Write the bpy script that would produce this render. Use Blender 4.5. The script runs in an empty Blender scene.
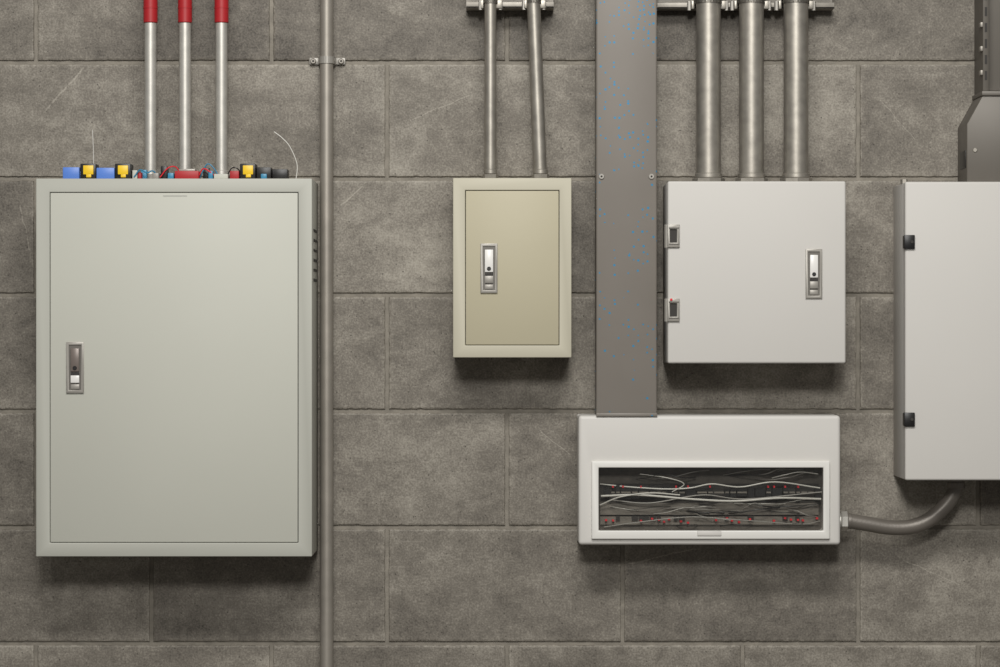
import bpy, bmesh, math, random
from mathutils import Vector, Matrix
random.seed(7)
S = 0.2/116.2
D = 5.0
CZ = 1.5
def X(px, d=0.0): return (px-500.0)*S*(D-d)/D
def Z(py, d=0.0): return CZ-(py-333.5)*S*(D-d)/D
scene = bpy.context.scene
col = scene.collection
scene.view_settings.view_transform = 'Standard'

def lin(c):
    out = []
    for v in c[:3]:
        v = v/255.0
        out.append(v/12.92 if v <= 0.04045 else ((v+0.055)/1.055)**2.4)
    return (out[0], out[1], out[2], 1.0)

# ---------------------------------------------------------------- materials
def mat(name, c, rough=0.5, metal=0.0, var=0.06, nscale=30.0, bump=0.0, bscale=300.0, spec=0.5):
    m = bpy.data.materials.new(name); m.use_nodes = True
    nt = m.node_tree; N = nt.nodes; L = nt.links
    b = N['Principled BSDF']
    b.inputs['Roughness'].default_value = rough
    b.inputs['Metallic'].default_value = metal
    b.inputs['Specular IOR Level'].default_value = spec
    tc = N.new('ShaderNodeTexCoord')
    no = N.new('ShaderNodeTexNoise'); no.inputs['Scale'].default_value = nscale
    no.inputs['Detail'].default_value = 6
    L.new(tc.outputs['Object'], no.inputs['Vector'])
    mx = N.new('ShaderNodeMix'); mx.data_type = 'RGBA'
    cl = lin(c)
    mx.inputs[6].default_value = tuple([max(0, v*(1-var*2)) for v in cl[:3]]+[1])
    mx.inputs[7].default_value = tuple([min(1, v*(1+var*2)) for v in cl[:3]]+[1])
    L.new(no.outputs['Fac'], mx.inputs[0])
    L.new(mx.outputs[2], b.inputs['Base Color'])
    if bump > 0:
        n2 = N.new('ShaderNodeTexNoise'); n2.inputs['Scale'].default_value = bscale
        L.new(tc.outputs['Object'], n2.inputs['Vector'])
        bp = N.new('ShaderNodeBump'); bp.inputs['Strength'].default_value = bump
        bp.inputs['Distance'].default_value = 0.001
        L.new(n2.outputs['Fac'], bp.inputs['Height']); L.new(bp.outputs['Normal'], b.inputs['Normal'])
    return m

M = {}
M['cab_grey'] = mat('grey_green_enamel', (186,186,176), 0.5, var=0.02, nscale=4, bump=0.12, bscale=900, spec=0.3)
M['cab_grey_body'] = mat('grey_green_enamel_body', (176,176,167), 0.5, var=0.02, nscale=4, spec=0.3)
M['beige'] = mat('beige_enamel', (178,171,147), 0.5, var=0.02, nscale=6, bump=0.12, bscale=900, spec=0.3)
M['beige_body'] = mat('beige_enamel_body', (187,182,164), 0.5, var=0.02, nscale=6, spec=0.3)
M['white_cab'] = mat('offwhite_enamel', (198,195,190), 0.5, var=0.015, nscale=5, bump=0.1, bscale=900, spec=0.3)
M['white_body'] = mat('offwhite_enamel_body', (190,187,182), 0.5, var=0.02, nscale=5, spec=0.3)
M['white_plastic'] = mat('white_plastic', (203,200,195), 0.42, var=0.012, nscale=5, spec=0.35)
M['white_bright'] = mat('bright_white_plastic', (220,218,213), 0.35, var=0.012, nscale=5, spec=0.4)
M['galv'] = mat('galvanised_steel', (164,159,150), 0.46, 0.75, var=0.18, nscale=60)
M['galv_light'] = mat('galvanised_steel_light', (196,193,186), 0.48, 0.6, var=0.10, nscale=60)
M['painted_pipe'] = mat('painted_conduit', (154,148,139), 0.48, 0.5, var=0.10, nscale=40)
M['strut'] = mat('strut_steel', (146,141,133), 0.5, 0.5, var=0.15, nscale=60)
M['silver'] = mat('latch_chrome', (154,150,143), 0.42, 0.3, var=0.05, nscale=60)
M['silver_d'] = mat('latch_chrome_shade', (104,100,94), 0.45, 0.2, var=0.08, nscale=60)
M['latch_w'] = mat('latch_lever_light', (226,224,220), 0.3, 0.0, var=0.02)
M['latch_g'] = mat('latch_lever_grey', (118,108,102), 0.35, 0.2, var=0.08)
M['black'] = mat('black_plastic', (20,19,19), 0.4, var=0.1)
M['dark'] = mat('dark_recess', (48,45,42), 0.7, var=0.1)
M['interior'] = mat('board_interior', (90,84,77), 0.6, var=0.3, nscale=70)
M['interior_l'] = mat('board_interior_light', (116,110,102), 0.5, var=0.15, nscale=80)
M['red'] = mat('red_plastic', (164,28,34), 0.5, var=0.08)
M['redwire'] = mat('red_wire', (214,40,52), 0.4, var=0.08)
M['blue'] = mat('blue_plastic', (84,124,202), 0.4, var=0.08)
M['cyan'] = mat('cyan_wire', (52,126,160), 0.4, var=0.08)
M['yellow'] = mat('yellow_plastic', (232,192,36), 0.4, var=0.06)
M['wire'] = mat('pale_wire', (206,203,196), 0.35, var=0.05)
M['wire_g'] = mat('grey_wire', (146,142,136), 0.4, var=0.1)
M['flex'] = mat('flex_conduit_grey', (112,106,99), 0.42, 0.25, var=0.06, bump=0.2)
M['tray'] = mat('painted_tray_steel', (100,95,88), 0.5, 0.2, var=0.06, nscale=12)
M['mark'] = mat('embossed_mark', (168,168,160), 0.5)
M['floor'] = mat('floor_concrete', (128,124,118), 0.7, var=0.2, nscale=6, bump=0.3)

def trunk_mat():
    m = bpy.data.materials.new('trunking_paint'); m.use_nodes = True
    nt = m.node_tree; N = nt.nodes; L = nt.links
    b = N['Principled BSDF']; b.inputs['Roughness'].default_value = 0.45; b.inputs['Metallic'].default_value = 0.05
    tc = N.new('ShaderNodeTexCoord')
    n = N.new('ShaderNodeTexNoise'); n.inputs['Scale'].default_value = 9; n.inputs['Detail'].default_value = 3
    L.new(tc.outputs['Object'], n.inputs['Vector'])
    def mth(op, a, b_):
        q = N.new('ShaderNodeMath'); q.operation = op
        for i, v in enumerate((a, b_)):
            if isinstance(v, (int, float)): q.inputs[i].default_value = v
            else: L.new(v, q.inputs[i])
        return q.outputs[0]
    base = N.new('ShaderNodeMix'); base.data_type = 'RGBA'
    base.inputs[6].default_value = lin((118,112,105)); base.inputs[7].default_value = lin((128,122,115))
    L.new(n.outputs['Fac'], base.inputs[0])
    sx = N.new('ShaderNodeSeparateXYZ'); L.new(tc.outputs['Object'], sx.inputs[0])
    cx = N.new('ShaderNodeCombineXYZ'); L.new(sx.outputs[0], cx.inputs[0]); L.new(sx.outputs[2], cx.inputs[1])
    v = N.new('ShaderNodeTexVoronoi'); v.voronoi_dimensions = '2D'; v.inputs['Scale'].default_value = 125
    L.new(cx.outputs[0], v.inputs['Vector'])
    sp = N.new('ShaderNodeSeparateColor'); L.new(v.outputs['Color'], sp.inputs[0])
    small = mth('LESS_THAN', v.outputs['Distance'], mth('ADD', mth('MULTIPLY', sp.outputs[1], 0.12), 0.14))
    dens = mth('ADD', mth('MULTIPLY', mth('SUBTRACT', n.outputs['Fac'], 0.42), 1.8), 0.08)
    pick = mth('LESS_THAN', sp.outputs[0], dens)
    f = mth('MULTIPLY', small, pick)
    mx = N.new('ShaderNodeMix'); mx.data_type = 'RGBA'
    L.new(f, mx.inputs[0]); L.new(base.outputs[2], mx.inputs[6]); mx.inputs[7].default_value = lin((52,130,172))
    L.new(mx.outputs[2], b.inputs['Base Color'])
    return m
M['trunk'] = trunk_mat()

def glass_mat():
    m = bpy.data.materials.new('clear_acrylic'); m.use_nodes = True
    nt = m.node_tree; N = nt.nodes; L = nt.links
    for n in list(N):
        if n.type == 'BSDF_PRINCIPLED': N.remove(n)
    out = [n for n in N if n.type == 'OUTPUT_MATERIAL'][0]
    t = N.new('ShaderNodeBsdfTransparent'); t.inputs[0].default_value = (0.93,0.93,0.92,1)
    g = N.new('ShaderNodeBsdfGlossy'); g.inputs['Roughness'].default_value = 0.08
    mx = N.new('ShaderNodeMixShader'); mx.inputs[0].default_value = 0.05
    L.new(t.outputs[0], mx.inputs[1]); L.new(g.outputs[0], mx.inputs[2]); L.new(mx.outputs[0], out.inputs[0])
    return m
M['glass'] = glass_mat()

def wall_mat():
    m = bpy.data.materials.new('concrete_block'); m.use_nodes = True
    nt = m.node_tree; N = nt.nodes; L = nt.links
    b = N['Principled BSDF']; b.inputs['Roughness'].default_value = 0.6
    b.inputs['Specular IOR Level'].default_value = 0.35
    tc = N.new('ShaderNodeTexCoord')
    at = N.new('ShaderNodeAttribute'); at.attribute_name = 'blk'
    sp = N.new('ShaderNodeSeparateColor'); L.new(at.outputs['Color'], sp.inputs[0])
    w = N.new('ShaderNodeMath'); w.operation = 'MULTIPLY'; w.inputs[1].default_value = 37.0
    L.new(sp.outputs[0], w.inputs[0])
    def noise(scale, detail, dist=0.0, rough=0.55, four=True, mapping=None):
        n = N.new('ShaderNodeTexNoise'); 
        if four:
            n.noise_dimensions = '4D'; L.new(w.outputs[0], n.inputs['W'])
        n.inputs['Scale'].default_value = scale; n.inputs['Detail'].default_value = detail
        n.inputs['Distortion'].default_value = dist; n.inputs['Roughness'].default_value = rough
        if mapping:
            mp = N.new('ShaderNodeMapping'); mp.inputs['Scale'].default_value = mapping
            L.new(tc.outputs['Object'], mp.inputs[0]); L.new(mp.outputs[0], n.inputs['Vector'])
        else:
            L.new(tc.outputs['Object'], n.inputs['Vector'])
        return n.outputs['Fac']
    def mth(op, a, b_, clamp=False):
        n = N.new('ShaderNodeMath'); n.operation = op; n.use_clamp = clamp
        for i, v in enumerate((a, b_)):
            if isinstance(v, (int, float)): n.inputs[i].default_value = v
            else: L.new(v, n.inputs[i])
        return n.outputs[0]
    big = noise(4.5, 4, 0.5)
    smear = noise(10.0, 7, 1.0, 0.62, mapping=(1.0, 1.0, 1.6))
    blot = noise(24.0, 5, 0.5, 0.6)
    grain = noise(300.0, 2, 0, 0.6, four=False)
    med = noise(80.0, 5, 0.2, 0.7, four=False)
    v = mth('MULTIPLY', mth('SUBTRACT', big, 0.5), 0.95)
    v = mth('ADD', v, mth('MULTIPLY', mth('SUBTRACT', smear, 0.5), 0.95))
    v = mth('ADD', v, mth('MULTIPLY', mth('SUBTRACT', blot, 0.5), 0.42))
    v = mth('ADD', v, mth('MULTIPLY', mth('SUBTRACT', grain, 0.5), 1.0))
    v = mth('ADD', v, mth('MULTIPLY', mth('SUBTRACT', med, 0.5), 0.65))
    v = mth('ADD', v, mth('MULTIPLY', mth('SUBTRACT', sp.outputs[2], 0.5), 0.32))
    v = mth('ADD', v, mth('MULTIPLY', mth('MULTIPLY', sp.outputs[1], med), 0.36))
    so = N.new('ShaderNodeSeparateXYZ'); L.new(tc.outputs['Object'], so.inputs[0])
    scr = None
    for (ax, ay, bx, by, wd) in ((47,110,84,68,1.0),(340,205,362,186,0.8),(618,566,700,548,0.7),(905,560,960,585,0.5),(410,120,470,95,0.5),(880,100,915,140,0.4),(20,205,30,250,0.6),(540,430,570,455,0.5)):
        A = (X(ax), Z(ay)); B = (X(bx), Z(by)); ln = math.hypot(B[0]-A[0], B[1]-A[1])
        dx, dz = (B[0]-A[0])/ln, (B[1]-A[1])/ln
        rx = mth('SUBTRACT', so.outputs[0], A[0]); rz = mth('SUBTRACT', so.outputs[2], A[1])
        al = mth('ADD', mth('MULTIPLY', rx, dx), mth('MULTIPLY', rz, dz))
        pe = mth('ABSOLUTE', mth('ADD', mth('ADD', mth('MULTIPLY', rx, -dz), mth('MULTIPLY', rz, dx)), mth('MULTIPLY', mth('SUBTRACT', blot, 0.5), 0.012)), 0)
        k = mth('MULTIPLY', mth('LESS_THAN', pe, 0.0013*wd), mth('MULTIPLY', mth('GREATER_THAN', al, 0.0), mth('LESS_THAN', al, ln)))
        k = mth('MULTIPLY', k, mth('GREATER_THAN', med, 0.42))
        scr = k if scr is None else mth('MAXIMUM', scr, k)
    v = mth('ADD', v, mth('MULTIPLY', scr, 0.28))
    v = mth('ADD', v, 0.455)
    cr = N.new('ShaderNodeValToRGB'); L.new(v, cr.inputs[0])
    e = cr.color_ramp.elements
    e[0].position = 0.0; e[0].color = lin((74,69,63))
    e[1].position = 1.0; e[1].color = lin((163,157,146))
    k = e.new(0.5); k.color = lin((119,113,104))
    vo = N.new('ShaderNodeTexVoronoi'); vo.inputs['Scale'].default_value = 90
    L.new(tc.outputs['Object'], vo.inputs['Vector'])
    lt = mth('LESS_THAN', vo.outputs['Distance'], 0.12)
    s2 = N.new('ShaderNodeSeparateColor'); L.new(vo.outputs['Color'], s2.inputs[0])
    pore = mth('MULTIPLY', lt, mth('GREATER_THAN', s2.outputs[0], 0.6))
    mx = N.new('ShaderNodeMix'); mx.data_type = 'RGBA'
    L.new(mth('MULTIPLY', pore, 0.7), mx.inputs[0]); L.new(cr.outputs[0], mx.inputs[6]); mx.inputs[7].default_value = lin((64,60,54))
    L.new(mx.outputs[2], b.inputs['Base Color'])
    h = mth('ADD', mth('MULTIPLY', grain, 0.5), mth('ADD', mth('MULTIPLY', med, 0.8), mth('MULTIPLY', smear, 0.8)))
    h = mth('SUBTRACT', h, mth('MULTIPLY', pore, 0.6))
    bp = N.new('ShaderNodeBump'); bp.inputs['Strength'].default_value = 0.4; bp.inputs['Distance'].default_value = 0.0018
    L.new(h, bp.inputs['Height']); L.new(bp.outputs[0], b.inputs['Normal'])
    return m
M['block'] = wall_mat()
M['mortar'] = mat('mortar', (130,124,114), 0.8, var=0.25, nscale=50, bump=0.6, bscale=300)

# ---------------------------------------------------------------- helpers
def group(name):
    e = bpy.data.objects.new(name, None); e.empty_display_size = 0.05
    col.objects.link(e); return e

def finish(bm, name, m, parent=None, smooth=False):
    bmesh.ops.recalc_face_normals(bm, faces=bm.faces[:])
    me = bpy.data.meshes.new(name); bm.to_mesh(me); bm.free()
    if isinstance(m, (list, tuple)):
        for q in m: me.materials.append(q)
    else: me.materials.append(m)
    if smooth:
        for p in me.polygons: p.use_smooth = True
        try: me.set_sharp_from_angle(angle=math.radians(40))
        except Exception: pass
    o = bpy.data.objects.new(name, me); col.objects.link(o)
    if parent: o.parent = parent
    return o

def bevel_bm(bm, w, seg, ang=30):
    ed = [e for e in bm.edges if len(e.link_faces) == 2 and e.calc_face_angle(0) > math.radians(ang)]
    if ed and w > 0:
        bmesh.ops.bevel(bm, geom=ed, offset=w, segments=seg, affect='EDGES', profile=0.5, clamp_overlap=True)

def bm_box(bm, x0, x1, z0, z1, d0, d1):
    if x0 > x1: x0, x1 = x1, x0
    if z0 > z1: z0, z1 = z1, z0
    r = bmesh.ops.create_cube(bm, size=1.0)
    for v in r['verts']:
        v.co = Vector(((x0+x1)/2+v.co.x*(x1-x0), -(d0+d1)/2+v.co.y*(d1-d0), (z0+z1)/2+v.co.z*(z1-z0)))
    return r['verts']

def box(name, x0, x1, z0, z1, d0, d1, m, parent=None, bev=0.0, seg=2):
    bm = bmesh.new(); bm_box(bm, x0, x1, z0, z1, d0, d1)
    bevel_bm(bm, bev, seg)
    return finish(bm, name, m, parent, smooth=bev > 0)

def pbox(name, px0, px1, py0, py1, d0, d1, m, parent=None, bev=0.0, seg=2, dr=None):
    dr = d1 if dr is None else dr
    return box(name, X(px0, dr), X(px1, dr), Z(py1, dr), Z(py0, dr), d0, d1, m, parent, bev, seg)

def ring(name, o, i, d0, d1, m, parent=None, bev=0.0, seg=2):
    bm = bmesh.new()
    def rc(r, d): return [bm.verts.new((x, -d, z)) for x, z in ((r[0],r[2]),(r[1],r[2]),(r[1],r[3]),(r[0],r[3]))]
    of, ob, nf, nb = rc(o, d1), rc(o, d0), rc(i, d1), rc(i, d0)
    for k in range(4):
        j = (k+1) % 4
        bm.faces.new((of[k], of[j], nf[j], nf[k])); bm.faces.new((ob[k], ob[j], nb[j], nb[k]))
        bm.faces.new((of[k], of[j], ob[j], ob[k])); bm.faces.new((nf[k], nf[j], nb[j], nb[k]))
    bmesh.ops.recalc_face_normals(bm, faces=bm.faces[:])
    bevel_bm(bm, bev, seg)
    return finish(bm, name, m, parent, smooth=bev > 0)

def sweep(name, pts, r, m, parent=None, seg=24, rs=None):
    pts = [Vector(p) for p in pts]
    bm = bmesh.new(); rings = []
    t0 = (pts[1]-pts[0]).normalized()
    up = Vector((0, 1, 0)) if abs(t0.y) < 0.9 else Vector((1, 0, 0))
    n = t0.cross(up).normalized()
    for i, p in enumerate(pts):
        if i == 0: t = (pts[1]-pts[0]).normalized()
        elif i == len(pts)-1: t = (pts[-1]-pts[-2]).normalized()
        else: t = ((pts[i+1]-p).normalized()+(p-pts[i-1]).normalized()).normalized()
        n = (n-t*n.dot(t)).normalized(); b = t.cross(n)
        rr = rs[i] if rs else r
        rings.append([bm.verts.new(p+(n*math.cos(a)+b*math.sin(a))*rr) for a in [2*math.pi*k/seg for k in range(seg)]])
    for a, b2 in zip(rings[:-1], rings[1:]):
        for k in range(seg):
            bm.faces.new((a[k], a[(k+1) % seg], b2[(k+1) % seg], b2[k]))
    bm.faces.new(rings[0][::-1]); bm.faces.new(rings[-1])
    return finish(bm, name, m, parent, smooth=True)

def vcyl(name, x, d, z0, z1, r, m, parent=None, seg=32, bev=0.0):
    if bev:
        return sweep(name, [(x,-d,z0),(x,-d,z0+bev),(x,-d,z1-bev),(x,-d,z1)], r, m, parent, seg, rs=[r-bev, r, r, r-bev])
    return sweep(name, [(x,-d,z0),(x,-d,z1)], r, m, parent, seg)
def ycyl(name, x, z, d0, d1, r, m, parent=None, seg=20):
    b = min(r*0.25, (d1-d0)*0.3)
    return sweep(name, [(x,-d0,z),(x,-(d1-b),z),(x,-d1,z)], r, m, parent, seg, rs=[r, r, r-b])

def spline(ctrl, n=12):
    P = [Vector(c) for c in ctrl]; P = [P[0]*2-P[1]]+P+[P[-1]*2-P[-2]]
    out = []
    for i in range(1, len(P)-2):
        for k in range(n):
            t = k/n
            out.append(0.5*((2*P[i])+(-P[i-1]+P[i+1])*t+(2*P[i-1]-5*P[i]+4*P[i+1]-P[i+2])*t*t+(-P[i-1]+3*P[i]-3*P[i+1]+P[i+2])*t**3))
    out.append(P[-2]); return out

# ---------------------------------------------------------------- wall
WX = 2.4; WT = 3.2
def build_wall():
    bm = bmesh.new(); ca = bm.verts.layers.float_color.new('blk')
    H = 0.2; per = 235.6*S; half = 0.0025
    zref = Z(411)
    rnd = random.Random(3)
    for row in range(-7, 10):
        z0 = zref+row*H; z1 = z0+H
        z0c = max(z0, 0.0); z1c = min(z1, WT)
        if z1c-z0c < 0.02: continue
        ref = X(387) if row % 2 == 0 else X(507)
        k0 = int(math.floor((-WX-ref)/per))
        for k in range(k0, k0+20):
            x0 = ref+k*per; x1 = x0+per
            x0c = max(x0, -WX); x1c = min(x1, WX)
            if x1c-x0c < 0.02: continue
            a0, a1 = x0c+half, x1c-half; b0, b1 = z0c+half, z1c-half
            r1, r2 = rnd.random(), rnd.random()
            cx, cz = (a0+a1)/2, (b0+b1)/2
            per_pts = []
            nx, nz = 60, 30
            for i in range(nx): per_pts.append((a0+(a1-a0)*i/nx, b0, 0, 1))
            for i in range(nz): per_pts.append((a1, b0+(b1-b0)*i/nz, -1, 0))
            for i in range(nx): per_pts.append((a1-(a1-a0)*i/nx, b1, 0, -1))
            for i in range(nz): per_pts.append((a0, b1-(b1-b0)*i/nz, 1, 0))
            rings = []
            jit = [abs(rnd.gauss(0, 0.0005)) for _ in per_pts]
            for ins, y, ed in ((0.0, 0.0080, 0.5), (0.0005, 0.0024, 0.9), (0.0016, 0.0006, 1.0), (0.0040, 0.0, 0.35), (0.012, 0.0, 0.0)):
                rg = []
                for (px, pz, nx_, nz_), j in zip(per_pts, jit):
                    q = ins+j*(1.0 if ins < 0.01 else 0.2)
                    sx = 1-2*q/(a1-a0); sz = 1-2*q/(b1-b0)
                    v = bm.verts.new((cx+(px-cx)*sx, y, cz+(pz-cz)*sz))
                    v[ca] = (r1, ed, r2, 1)
                    rg.append(v)
                rings.append(rg)
            n = len(per_pts)
            for A, B in zip(rings[:-1], rings[1:]):
                for i in range(n):
                    bm.faces.new((A[i], A[(i+1) % n], B[(i+1) % n], B[i]))
            bm.faces.new(rings[-1])
    vs = bm_box(bm, -WX, WX, 0, WT, -0.15, -0.0044)
    fs = set(f for v in vs for f in v.link_faces)
    for f in fs: f.material_index = 1
    for v in vs: v[ca] = (0.5, 0, 0.5, 1)
    bm.normal_update()
    me = bpy.data.meshes.new('wall_back')
    flip = [f for f in bm.faces if f.material_index == 0 and f.normal.y > 0.05]
    bmesh.ops.reverse_faces(bm, faces=flip)
    bm.to_mesh(me); bm.free()
    me.materials.append(M['block']); me.materials.append(M['mortar'])
    o = bpy.data.objects.new('wall_back', me); col.objects.link(o)
build_wall()
box('floor', -WX, WX, -0.1, 0.0, -0.15, 5.6, M['floor'])

# ---------------------------------------------------------------- latch
def latch(parent, px0, px1, py0, py1, d, lever, low, knob=True):
    x0, x1 = X(px0, d), X(px1, d); z0, z1 = Z(py1, d), Z(py0, d)
    w = x1-x0; h = z1-z0; t = w*0.15
    ring('latch_frame', (x0, x1, z0, z1), (x0+t, x1-t, z0+t*1.1, z1-t*1.1), d, d+0.0035, M['silver'], parent, 0.0006)
    box('latch_back', x0+t*0.5, x1-t*0.5, z0+t*0.5, z1-t*0.5, d, d+0.0016, M['silver_d'], parent)
    ix0, ix1 = x0+t*1.7, x1-t*1.7
    zt = z1-t*2.4
    box('latch_lever', ix0, ix1, z0+h*0.42, zt, d+0.001, d+0.0055, lever, parent, 0.001)
    ycyl('latch_button', (x0+x1)/2, z0+h*0.49, d+0.005, d+0.0070, w*0.12, M['black'], parent)
    box('latch_slot', ix0, ix1, z0+h*0.345, z0+h*0.40, d+0.001, d+0.0028, M['dark'], parent)
    box('latch_plate', ix0, ix1, z0+h*0.20, z0+h*0.345, d+0.001, d+0.0045, low, parent, 0.0006)
    box('latch_foot', ix0, ix1, z0+t*1.5, z0+h*0.17, d+0.001, d+0.0030, M['silver'], parent, 0.0006)

# ---------------------------------------------------------------- cabinets with inset door
def inset_cabinet(px0, px1, py0, py1, d, inset_px, body, door, gap=0.0011):
    g = group('electrical_cabinet')
    x0, x1 = X(px0, d), X(px1, d); z0, z1 = Z(py1, d), Z(py0, d)
    t = inset_px*S
    bm = bmesh.new()
    def rc(q, dd): return [bm.verts.new((x, -dd, z)) for x, z in ((x0+q,z0+q),(x1-q,z0+q),(x1-q,z1-q),(x0+q,z1-q))]
    A, B, C, E = rc(0, 0.0), rc(0, d), rc(t, d), rc(t, d-0.022)
    bm.faces.new(A); bm.faces.new(E)
    for k in range(4):
        j = (k+1) % 4
        for P, Q in ((A,B),(B,C),(C,E)): bm.faces.new((P[k],P[j],Q[j],Q[k]))
    bmesh.ops.recalc_face_normals(bm, faces=bm.faces[:])
    bevel_bm(bm, 0.0014, 2)
    finish(bm, 'body', body, g, True)
    box('door', x0+t+gap, x1-t-gap, z0+t+gap, z1-t-gap, d-0.02, d-0.0008, door, g, 0.0012, 2)
    return g, (x0, x1, z0, z1)

c1, r1 = inset_cabinet(36, 312, 178.5, 556.5, 0.16, 13.2, M['cab_grey_body'], M['cab_grey'])
latch(c1, 66.5, 84, 342, 393, 0.1592, M['latch_g'], M['latch_w'])
for i in range(6):
    zz = Z(228+i*10, 0.16)
    box('side_vent', r1[1]-0.0005, r1[1]+0.0010, zz-0.0045, zz, 0.045, 0.125, M['dark'], c1, 0.0004)
box('maker_mark', X(163,.16), X(187,.16), Z(196.6,.16), Z(195.2,.16), 0.1590, 0.1594, M['mark'], c1)

c2, r2 = inset_cabinet(453, 571.5, 178, 357.5, 0.13, 11.8, M['beige_body'], M['beige'])
latch(c2, 480.5, 497.5, 243.5, 293, 0.1292, M['latch_w'], M['silver'])

def slab_cabinet(px0, px1, py0, py1, d, body, door):
    g = group('electrical_cabinet')
    x0, x1 = X(px0, d), X(px1, d); z0, z1 = Z(py1, d), Z(py0, d)
    box('body', x0, x1, z0, z1, 0, d-0.022, body, g, 0.002, 2)
    box('gasket', x0+0.004, x1-0.004, z0+0.004, z1-0.004, d-0.0225, d-0.0195, M['dark'], g)
    box('door', x0-0.0006, x1+0.0006, z0-0.0006, z1+0.0006, d-0.020, d, door, g, 0.0035, 4)
    return g, (x0, x1, z0, z1)
c3, r3 = slab_cabinet(668, 845.5, 181.5, 363, 0.15, M['white_body'], M['white_cab'])
latch(c3, 805.5, 822, 249, 298.5, 0.15, M['latch_w'], M['silver'])
def silver_hinge(g, cx, cy, d, red):
    x0, x1 = X(cx-6, d), X(cx+6, d); z0, z1 = Z(cy+11.5, d), Z(cy-11.5, d)
    ring('hinge_plate', (x0, x1, z0, z1), (x0+0.004, x1-0.0045, z0+0.008, z1-0.008), d-0.0005, d+0.004, M['silver'], g, 0.0008)
    box('hinge_recess', x0+0.003, x1-0.003, z0+0.006, z1-0.006, d-0.0005, d+0.0012, M['dark'], g)
    vcyl('hinge_barrel', x0-0.0005, d-0.006, z0, z1, 0.0045, M['silver'], g, 16)
    box('hinge_rib_top', x0+0.002, x1-0.001, z1-0.0065, z1-0.005, d+0.003, d+0.0052, M['silver_d'], g)
    box('hinge_rib_bottom', x0+0.002, x1-0.001, z0+0.005, z0+0.0065, d+0.003, d+0.0052, M['silver_d'], g)
    if red: ycyl('hinge_marker', x0+0.006, z1-0.002, d+0.003, d+0.0062, 0.0022, M['redwire'], g, 12)
silver_hinge(c3, 673.5, 236, 0.15, False)
silver_hinge(c3, 673.5, 310, 0.15, True)

c4, r4 = slab_cabinet(905.5, 1092, 182, 480, 0.15, M['white_body'], M['white_cab'])
for cy in (242, 419.5):
    x0 = X(905, .15)
    box('hinge_black', x0-0.0015, x0+0.016, Z(cy+7,.15), Z(cy-7,.15), 0.146, 0.155, M['black'], c4, 0.0012)
    box('hinge_black_pin', x0-0.0020, x0+0.002, Z(cy+6.5,.15), Z(cy-6.5,.15), 0.135, 0.1545, M['black'], c4, 0.001)
    ycyl('hinge_black_screw', x0+0.011, Z(cy,.15), 0.154, 0.1562, 0.003, M['dark'], c4, 12)
latch(c4, 1060, 1077, 308, 357, 0.15, M['latch_w'], M['silver'])
vcyl('top_bolt', X(904,.1), 0.10, r4[3], r4[3]+0.007, 0.006, M['galv'], c4, 6)

# ---------------------------------------------------------------- distribution board
bd = group('distribution_board')
d = 0.105
bx0, bx1, bz0, bz1 = X(578.5,d), X(840.5,d), Z(545,d), Z(415.5,d)
wx0, wx1, wz0, wz1 = X(598.5,d), X(823,d), Z(530.5,d), Z(467.5,d)
box('back_tray', bx0, bx1, bz0, bz1, 0, 0.022, M['white_plastic'], bd, 0.003)
ring('cover', (bx0,bx1,bz0,bz1), (wx0-0.002,wx1+0.002,wz0-0.002,wz1+0.002), 0.022, d, M['white_plastic'], bd, 0.006, 5)
ring('window_frame', (X(591.5,d),X(829.5,d),Z(539,d),Z(461,d)), (wx0,wx1,wz0,wz1), d-0.004, d+0.006, M['white_bright'], bd, 0.002, 3)
box('window_pane', wx0-0.001, wx1+0.001, wz0-0.001, wz1+0.001, d-0.001, d+0.0005, M['glass'], bd)
box('window_catch', X(697,d), X(721,d), Z(535.5,d), Z(530.5,d), d+0.003, d+0.008, M['white_plastic'], bd, 0.001)
box('inner_plate', wx0-0.008, wx1+0.008, wz0-0.008, wz1+0.008, 0.0225, 0.065, M['interior'], bd)
di = 0.08
box('din_rail_upper', wx0+0.004, wx1-0.004, Z(500,di), Z(484,di), 0.065, 0.071, M['dark'], bd)
box('wiring_duct', wx0+0.004, wx1-0.004, Z(515,di), Z(503,di), 0.065, 0.074, M['interior_l'], bd)
box('din_rail_lower', wx0+0.004, wx1-0.004, Z(525,di), Z(516.5,di), 0.065, 0.070, M['interior_l'], bd)
bm = bmesh.new(); bm2 = bmesh.new(); bm3 = bmesh.new(); bm4 = bmesh.new()
x = 604
rr = random.Random(5)
while x < 818:
    w = rr.choice([5, 6, 7, 11])
    if rr.random() < 0.9:
        bm_box(bm, X(x,di), X(x+w-1.4,di), Z(499-rr.uniform(0,3),di), Z(484.5+rr.uniform(0,4),di), 0.071, 0.086)
    if rr.random() < 0.35: bm_box(bm2, X(x+1,di), X(x+2.6,di), Z(487.5,di), Z(485.5,di), 0.075, 0.088)
    if rr.random() < 0.6: bm_box(bm3, X(x,di), X(x+w-1.5,di), Z(493,di), Z(491.4,di), 0.086, 0.088)
    if rr.random() < 0.55:
        q = rr.uniform(517,522); bm_box(bm2, X(x+1,di), X(x+3.2,di), Z(q+1.8,di), Z(q,di), 0.070, 0.080)
    if rr.random() < 0.4:
        bm_box(bm4, X(x,di), X(x+w-1,di), Z(521,di), Z(516,di), 0.065, 0.074)
    x += w
finish(bm, 'terminal_blocks', M['black'], bd); finish(bm2, 'red_terminals', M['redwire'], bd)
finish(bm3, 'terminal_labels', M['interior_l'], bd); finish(bm4, 'lower_terminals', M['dark'], bd)
def wirep(ctrl, r, m, name='wire', parent=bd):
    sweep(name, spline([(X(a,dd+.014), -(dd+.014), Z(b,dd+.014)) for a, b, dd in ctrl], 10), r, m, parent, 8)
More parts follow.
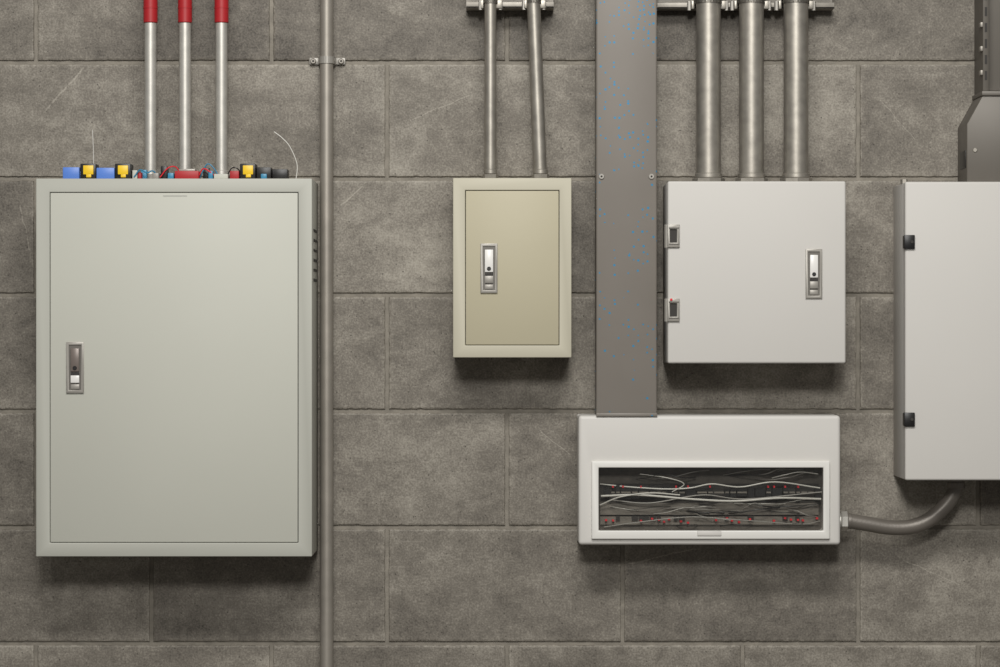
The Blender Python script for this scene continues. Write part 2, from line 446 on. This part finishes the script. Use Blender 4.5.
wirep([(600,484,.06),(630,487,.07),(665,489,.078),(690,488,.08),(712,484,.082),(740,487,.08),(775,482,.08),(820,488,.072)], 0.0012, M['wire'])
wirep([(601,496,.072),(640,495,.08),(690,499,.083),(735,501,.083),(780,498,.082),(821,499,.075)], 0.0018, M['wire'])
wirep([(612,500,.07),(650,503,.08),(702,495,.082),(745,499,.08),(822,492,.075)], 0.0011, M['wire_g'])
wirep([(604,527,.06),(640,522,.07),(690,517,.075),(740,520,.078),(800,524,.07),(820,521,.06)], 0.0009, M['wire_g'])
wirep([(640,474,.07),(668,478,.08),(684,484,.08),(672,492,.08)], 0.0008, M['wire'])
wirep([(772,478,.07),(784,475,.08),(800,472,.08),(818,474,.07)], 0.0009, M['wire'])
wirep([(600,505,.07),(620,497,.08),(650,493,.082),(680,495,.08)], 0.0012, M['wire'])
for i in range(36):
    a = rr.uniform(602,790); y = rr.choice([471,475,479,481,503,506,510,514,522,526]); ln = rr.uniform(14,60)
    sl = rr.uniform(-9,9)
    cy = lambda q: min(max(q, 469.5), 528)
    pts = [(a,y,.055),(a+ln*.35,cy(y+sl*.3+rr.uniform(-2,2)),.072),(a+ln*.7,cy(y+sl*.8),.076),(min(a+ln,820),cy(y+sl),.06)]
    wirep(pts, rr.choice([.0005,.0007,.0009]), rr.choice([M['wire'],M['wire_g'],M['wire_g'],M['black'],M['black'],M['dark']]))

# ---------------------------------------------------------------- trunking
tr = group('cable_trunking')
dt = 0.1
tx0, tx1 = X(596.8,dt), X(656.3,dt)
tz_mid = Z(176.5,dt)
box('channel', tx0, tx1, bz1+0.0005, WT-0.02, 0, dt-0.012, M['trunk'], tr, 0.001)
box('lid', tx0-0.0012, tx1+0.0012, bz1+0.0005, WT-0.02, dt-0.014, dt, M['trunk'], tr, 0.003, 3)
box('end_lip', tx0-0.0012, tx1+0.0012, bz1-0.0015, bz1+0.004, d+0.0008, d+0.0035, M['trunk'], tr, 0.0008)
for px in (601.5, 651.5):
    ycyl('lid_screw', X(px,dt), tz_mid, dt-0.001, dt+0.0025, 0.0050, M['silver'], tr)
    ycyl('lid_screw_slot', X(px,dt), tz_mid, dt+0.002, dt+0.003, 0.0018, M['dark'], tr)

# ---------------------------------------------------------------- conduits
TOP = WT-0.03
def conduit(px_top, px_bot, dd, rpx, zbot, m, collar=True, sleeve=False, collar_m=None):
    g = group('conduit_pipe')
    r = rpx*S*(D-dd)/D
    xb = X(px_bot, dd)
    slope = (X(px_top,dd)-xb)/(Z(0,dd)-zbot)
    f = lambda z: xb+slope*(min(z, Z(0,dd))-zbot)
    zbot += 0.0003
    zs = [zbot, Z(0,dd), TOP]
    sweep('tube', [(f(z), -dd, z) for z in zs], r, m, g, 40)
    if collar:
        vcyl('locknut', xb, dd, zbot, zbot+0.010, r*1.32, collar_m or M['galv'], g, 8, 0.001)
        vcyl('connector', xb, dd, zbot+0.010, zbot+0.018, r*1.12, m, g, 32, 0.001)
    if sleeve:
        zt = Z(23,dd)
        vcyl('red_sleeve', f(zt), dd, zt, zt+0.12, r*1.2, M['red'], g, 32, 0.0012)
        vcyl('red_sleeve_rim', f(zt), dd, zt+0.024, zt+0.0265, r*1.25, M['red'], g, 32, 0.0004)
    return g
for px in (150.5, 185, 221.5):
    conduit(px, px, 0.075, 5.9, r1[3], M['galv_light'], True, True, M['wire_g'])
pa = conduit(490.5, 490.5, 0.062, 5.9, r2[3], M['galv'])
pb = conduit(533.5, 540.5, 0.062, 6.7, r2[3], M['galv'])
big = [(px, conduit(px, px, 0.062, 12.3, r3[3], M['galv'], True)) for px in (708.5, 751.5, 796)]
g = group('conduit_pipe')
xx = X(326.5,.03); vcyl('tube', xx, 0.026, 0.0, TOP, 6.6*S, M['painted_pipe'], g, 40)
def saddle(x, z):
    g = group('pipe_saddle_clamp')
    bm = bmesh.new()
    r = 0.0132; w = 0.006
    prof = [(-0.030, 0.0), (-0.016, 0.0), (-0.0145, 0.004), (-r, 0.026)]
    for k in range(1, 12):
        a = math.pi-math.pi*k/12; prof.append((r*math.cos(a), 0.026+r*math.sin(a)))
    prof += [(r, 0.026), (0.0145, 0.004), (0.016, 0.0), (0.030, 0.0)]
    prof = [(a, b+(0.0045 if b < 0.01 else 0)) for a, b in prof]
    A = [[bm.verts.new((x+a, -b, z+s*w)) for s in (-1, 1)] for a, b in prof]
    for P, Q in zip(A[:-1], A[1:]): bm.faces.new((P[0], P[1], Q[1], Q[0]))
    bmesh.ops.recalc_face_normals(bm, faces=bm.faces[:])
    bmesh.ops.solidify(bm, geom=bm.faces[:], thickness=0.0014)
    finish(bm, 'saddle_strap', M['silver'], g)
    for s in (-1, 1):
        box('saddle_base', x+s*0.023-0.008, x+s*0.023+0.008, z-0.0055, z+0.0055, 0, 0.0068, M['silver'], g, 0.0008)
        ycyl('saddle_screw', x+s*0.024, z, 0.004, 0.011, 0.0050, M['strut'], g)
        ycyl('saddle_screw_slot', x+s*0.024, z, 0.0105, 0.0115, 0.0018, M['dark'], g)
saddle(xx, Z(60,.03)); saddle(xx, Z(60,.03)-1.25); saddle(xx, Z(60,.03)+0.8)

def strut(px0, px1, pipes, r, dd=0.062):
    g = group('strut_rail')
    ds = dd-r*1.0-0.0015
    zb, zt = Z(7.0,dd), Z(7.0,dd)+0.041
    x0, x1 = X(px0,dd), X(px1,dd)
    box('channel_web', x0, x1, zb, zt, 0, 0.004, M['strut'], g)
    box('channel_flange_bottom', x0, x1, zb, zb+0.003, 0.0, ds, M['strut'], g, 0.0006)
    box('channel_flange_top', x0, x1, zt-0.003, zt, 0.0, ds, M['strut'], g, 0.0006)
    box('channel_lip_bottom', x0, x1, zb, zb+0.010, ds-0.003, ds, M['strut'], g, 0.0006)
    box('channel_lip_top', x0, x1, zt-0.010, zt, ds-0.003, ds, M['strut'], g, 0.0006)
    for px, pg in pipes:
        xc = X(px,dd)
        bm = bmesh.new(); prof = [(-r*1.45, ds+.0003), (-r*1.08, ds+0.002)]
        for k in range(0, 13):
            a = math.pi-math.pi*k/12; prof.append((1.08*r*math.cos(a), dd+1.08*r*math.sin(a)))
        prof += [(r*1.08, ds+0.002), (r*1.45, ds+.0003)]
        A = [[bm.verts.new((xc+a, -b, zz)) for zz in (zb+0.006, zb+0.030)] for a, b in prof]
        for P, Q in zip(A[:-1], A[1:]): bm.faces.new((P[0], P[1], Q[1], Q[0]))
        bmesh.ops.solidify(bm, geom=bm.faces[:], thickness=-0.0018)
        finish(bm, 'pipe_clamp', M['galv'], pg)
        for s in (-1, 1):
            box('clamp_ear', xc+s*r*1.15-0.004, xc+s*r*1.15+0.004+s*0.003, zb-0.002, zb+0.012, ds+.0003, ds+0.012, M['galv'], pg, 0.001)
            vcyl('clamp_bolt', xc+s*r*1.5, ds+0.006, zb-0.004, zb+0.012, 0.0035, M['silver'], pg, 6)
strut(466, 554, ((490.5,pa), (534,pb)), 0.0112)
strut(658, 836, big, 0.0211)

# ---------------------------------------------------------------- flexible conduit
fx = group('flexible_conduit')
df = 0.06
zc = Z(521,df)
def xcyl(name, x0, x1, z, r, m, seg=32, bev=0.001):
    sweep(name, [(x0,-df,z),(x0+bev,-df,z),(x1-bev,-df,z),(x1,-df,z)], r, m, fx, seg, rs=[r-bev,r,r,r-bev])
xcyl('gland_body', bx1+0.0003, bx1+0.006, zc, 0.014, M['galv_light'], 32)
xcyl('gland_nut', bx1+0.006, bx1+0.017, zc, 0.0165, M['galv_light'], 6)
xcyl('gland_cap', bx1+0.017, bx1+0.024, zc, 0.0135, M['flex'], 32)
cx4 = X(956,df); cz4 = r4[2]
xs = bx1+0.022
path = spline([(xs,-df,zc),(X(868,df),-df,Z(524,df)),(X(890,df),-df,Z(527.5,df)),(X(910,df),-df,Z(527,df)),(X(927,df),-df,Z(521,df)),(X(942,df),-df,Z(509,df)),(X(951,df),-df,Z(498,df)),(cx4,-df,cz4-0.016)], 12)
sweep('hose', path, 0.0128, M['flex'], fx, 32)
vcyl('top_gland', cx4, df, cz4-0.019, cz4-0.008, 0.0155, M['flex'], fx, 8, 0.001)
vcyl('top_gland_collar', cx4, df, cz4-0.008, cz4-0.0003, 0.013, M['flex'], fx, 24)

# ---------------------------------------------------------------- upper right tray
ct = group('cable_duct')
dd = 0.10
zt0 = r4[3]+0.0003
bm = bmesh.new()
prof = [(967,None),(967,124),(983,95),(1062,95),(1078,124),(1078,None)]
F = []; B = []
for px, py in prof:
    z = zt0 if py is None else Z(py,dd)
    F.append(bm.verts.new((X(px,dd), -dd, z))); B.append(bm.verts.new((X(px,dd), -0.0, z)))
bm.faces.new(F); bm.faces.new(B[::-1])
for k in range(len(F)): bm.faces.new((F[k], F[(k+1)%len(F)], B[(k+1)%len(F)], B[k]))
bmesh.ops.recalc_face_normals(bm, faces=bm.faces[:]); bevel_bm(bm, 0.0018, 2)
finish(bm, 'transition_box', M['tray'], ct, True)
pbox('transition_rim', 982, 1065, 91, 95.5, 0, dd+0.004, M['tray'], ct, 0.001)
pbox('riser', 985, 1062, -400, 91, 0, dd-0.03, M['tray'], ct, 0.0015)
pbox('riser_edge', 983, 989, -400, 91, 0, dd-0.01, M['tray'], ct, 0.001)
for i in range(26):
    y = 80-i*16
    pbox('riser_slot', 984.8, 987.2, y-9, y, dd-0.0105, dd-0.0095, M['dark'], ct)
for y in (22, 46, 70):
    pbox('riser_clip', 980.5, 984, y, y+5, dd-0.03, dd-0.012, M['strut'], ct, 0.001)
ycyl('box_screw', X(975,dd), Z(150,dd), dd-0.001, dd+0.002, 0.004, M['galv'], ct)
pbox('side_latch', 965.5, 969, 150, 168, 0.03, 0.09, M['black'], ct, 0.001)

# ---------------------------------------------------------------- connectors on top of the large cabinet
wc = group('wire_connector_bundle')
zt = r1[3]+0.0002
dc = 0.12
def cb(name, px0, px1, h, m, d0=0.10, d1=0.14, z0=0.0, bev=0.0012):
    return box(name, X(px0,dc), X(px1,dc), zt+z0, zt+h, d0, d1, m, wc, bev)
u = S
cb('blue_block', 64.5, 81, 11.5*u, M['blue'])
cb('blue_block', 98, 116, 11.0*u, M['blue'])
cb('blue_block', 76, 82, 8.0*u, M['blue'], 0.08, 0.13)
for a in (82, 116.5, 241):
    cb('black_housing', a, a+15.5, 15.0*u, M['black'])
    cb('yellow_insert', a+3.0, a+13.2, 13.2*u, M['yellow'], 0.139, 0.1425, 4.4*u, 0.0008)
    cb('yellow_base', a+6, a+11, 5.0*u, M['yellow'], 0.139, 0.142, 1.6*u, 0.0004)
cb('beige_tab', 133, 138, 9*u, M['cab_grey'], 0.10, 0.13)
cb('red_tab', 138.5, 142, 7*u, M['red'], 0.10, 0.13)
cb('cyan_tab', 140, 146, 10*u, M['cyan'], 0.09, 0.11)
cb('grey_tab', 154, 160, 6*u, M['wire_g'])
cb('black_tab', 161, 167.5, 13*u, M['black'], 0.10, 0.125)
cb('cyan_tab', 169, 175, 6*u, M['cyan'])
cb('red_block', 176, 200, 8.0*u, M['red'], 0.105, 0.14)
cb('red_block_top', 180, 196, 10.0*u, M['silver'], 0.11, 0.135, 7.5*u, 0.0006)
cb('black_tab', 203, 209, 12*u, M['black'], 0.10, 0.12)
cb('cyan_tab', 209.5, 214, 8*u, M['cyan'])
cb('beige_tab', 215, 229, 5*u, M['cab_grey'])
cb('red_tab', 231, 240, 8*u, M['red'])
cb('black_body', 257.5, 272, 11.5*u, M['black'])
cb('black_cover', 272.5, 288, 10*u, M['black'], 0.09, 0.13)
cb('blue_block', 262, 268, 5*u, M['cyan'], 0.14, 0.145)
def topwire(pts, r, m):
    sweep('lead', spline([(X(a,dq), -dq, zt+h*u) for a, h, dq in pts], 8), r, m, wc, 8)
topwire([(134,2,.13),(140,9,.135),(147,6,.14),(153,8,.135),(158,2,.13)], .0012, M['cyan'])
topwire([(160,2,.13),(168,11,.13),(176,12,.125),(182,3,.12)], .001, M['redwire'])
topwire([(198,2,.13),(203,10,.135),(210,7,.14),(216,2,.13)], .0012, M['redwire'])
topwire([(200,2,.12),(207,15,.12),(214,11,.12),(219,2,.12)], .001, M['cyan'])
topwire([(226,2,.13),(232,11,.13),(238,10,.13),(243,3,.12)], .001, M['black'])
topwire([(93,3,.09),(93.5,24,.09),(92.5,50,.09)], .0006, M['wire'])
topwire([(296,1,.09),(297,16,.09),(290,33,.09),(282,42,.09),(274,48,.09)], .0008, M['wire'])

# ---------------------------------------------------------------- lights, world, camera
def area(name, loc, target, sx, sy, e, c=(1,0.985,0.95)):
    l = bpy.data.lights.new(name, 'AREA'); l.shape = 'RECTANGLE'; l.size = sx; l.size_y = sy
    l.energy = e; l.color = c
    o = bpy.data.objects.new(name, l); col.objects.link(o); o.location = loc
    o.rotation_euler = (Vector(target)-Vector(loc)).to_track_quat('-Z', 'Y').to_euler()
area('ceiling_light', (0.0, -2.8, 3.7), (0, 0, 1.25), 1.9, 0.45, 86)
sl = bpy.data.lights.new('added_front_spot', 'SPOT'); sl.energy = 430; sl.color = (1,0.985,0.95)  # added spot behind the camera: frontal fill, soft cone dims frame corners
sl.spot_size = math.radians(48); sl.spot_blend = 1.0; sl.shadow_soft_size = 0.35
so_ = bpy.data.objects.new('added_front_spot', sl); col.objects.link(so_); so_.location = (0, -5.4, 3.3)
so_.rotation_euler = (Vector((0.05,0,1.38))-Vector((0,-5.4,3.3))).to_track_quat('-Z','Y').to_euler()
w = bpy.data.worlds.new('World'); scene.world = w; w.use_nodes = True
w.node_tree.nodes['Background'].inputs[0].default_value = (1.0, 0.98, 0.94, 1)
w.node_tree.nodes['Background'].inputs[1].default_value = 0.165

cam = bpy.data.cameras.new('camera'); co = bpy.data.objects.new('camera', cam); col.objects.link(co)
co.location = (0, -D, CZ); co.rotation_euler = (math.radians(90), 0, 0)
cam.sensor_width = 36; cam.lens = 36*D/(1000*S)
scene.camera = co
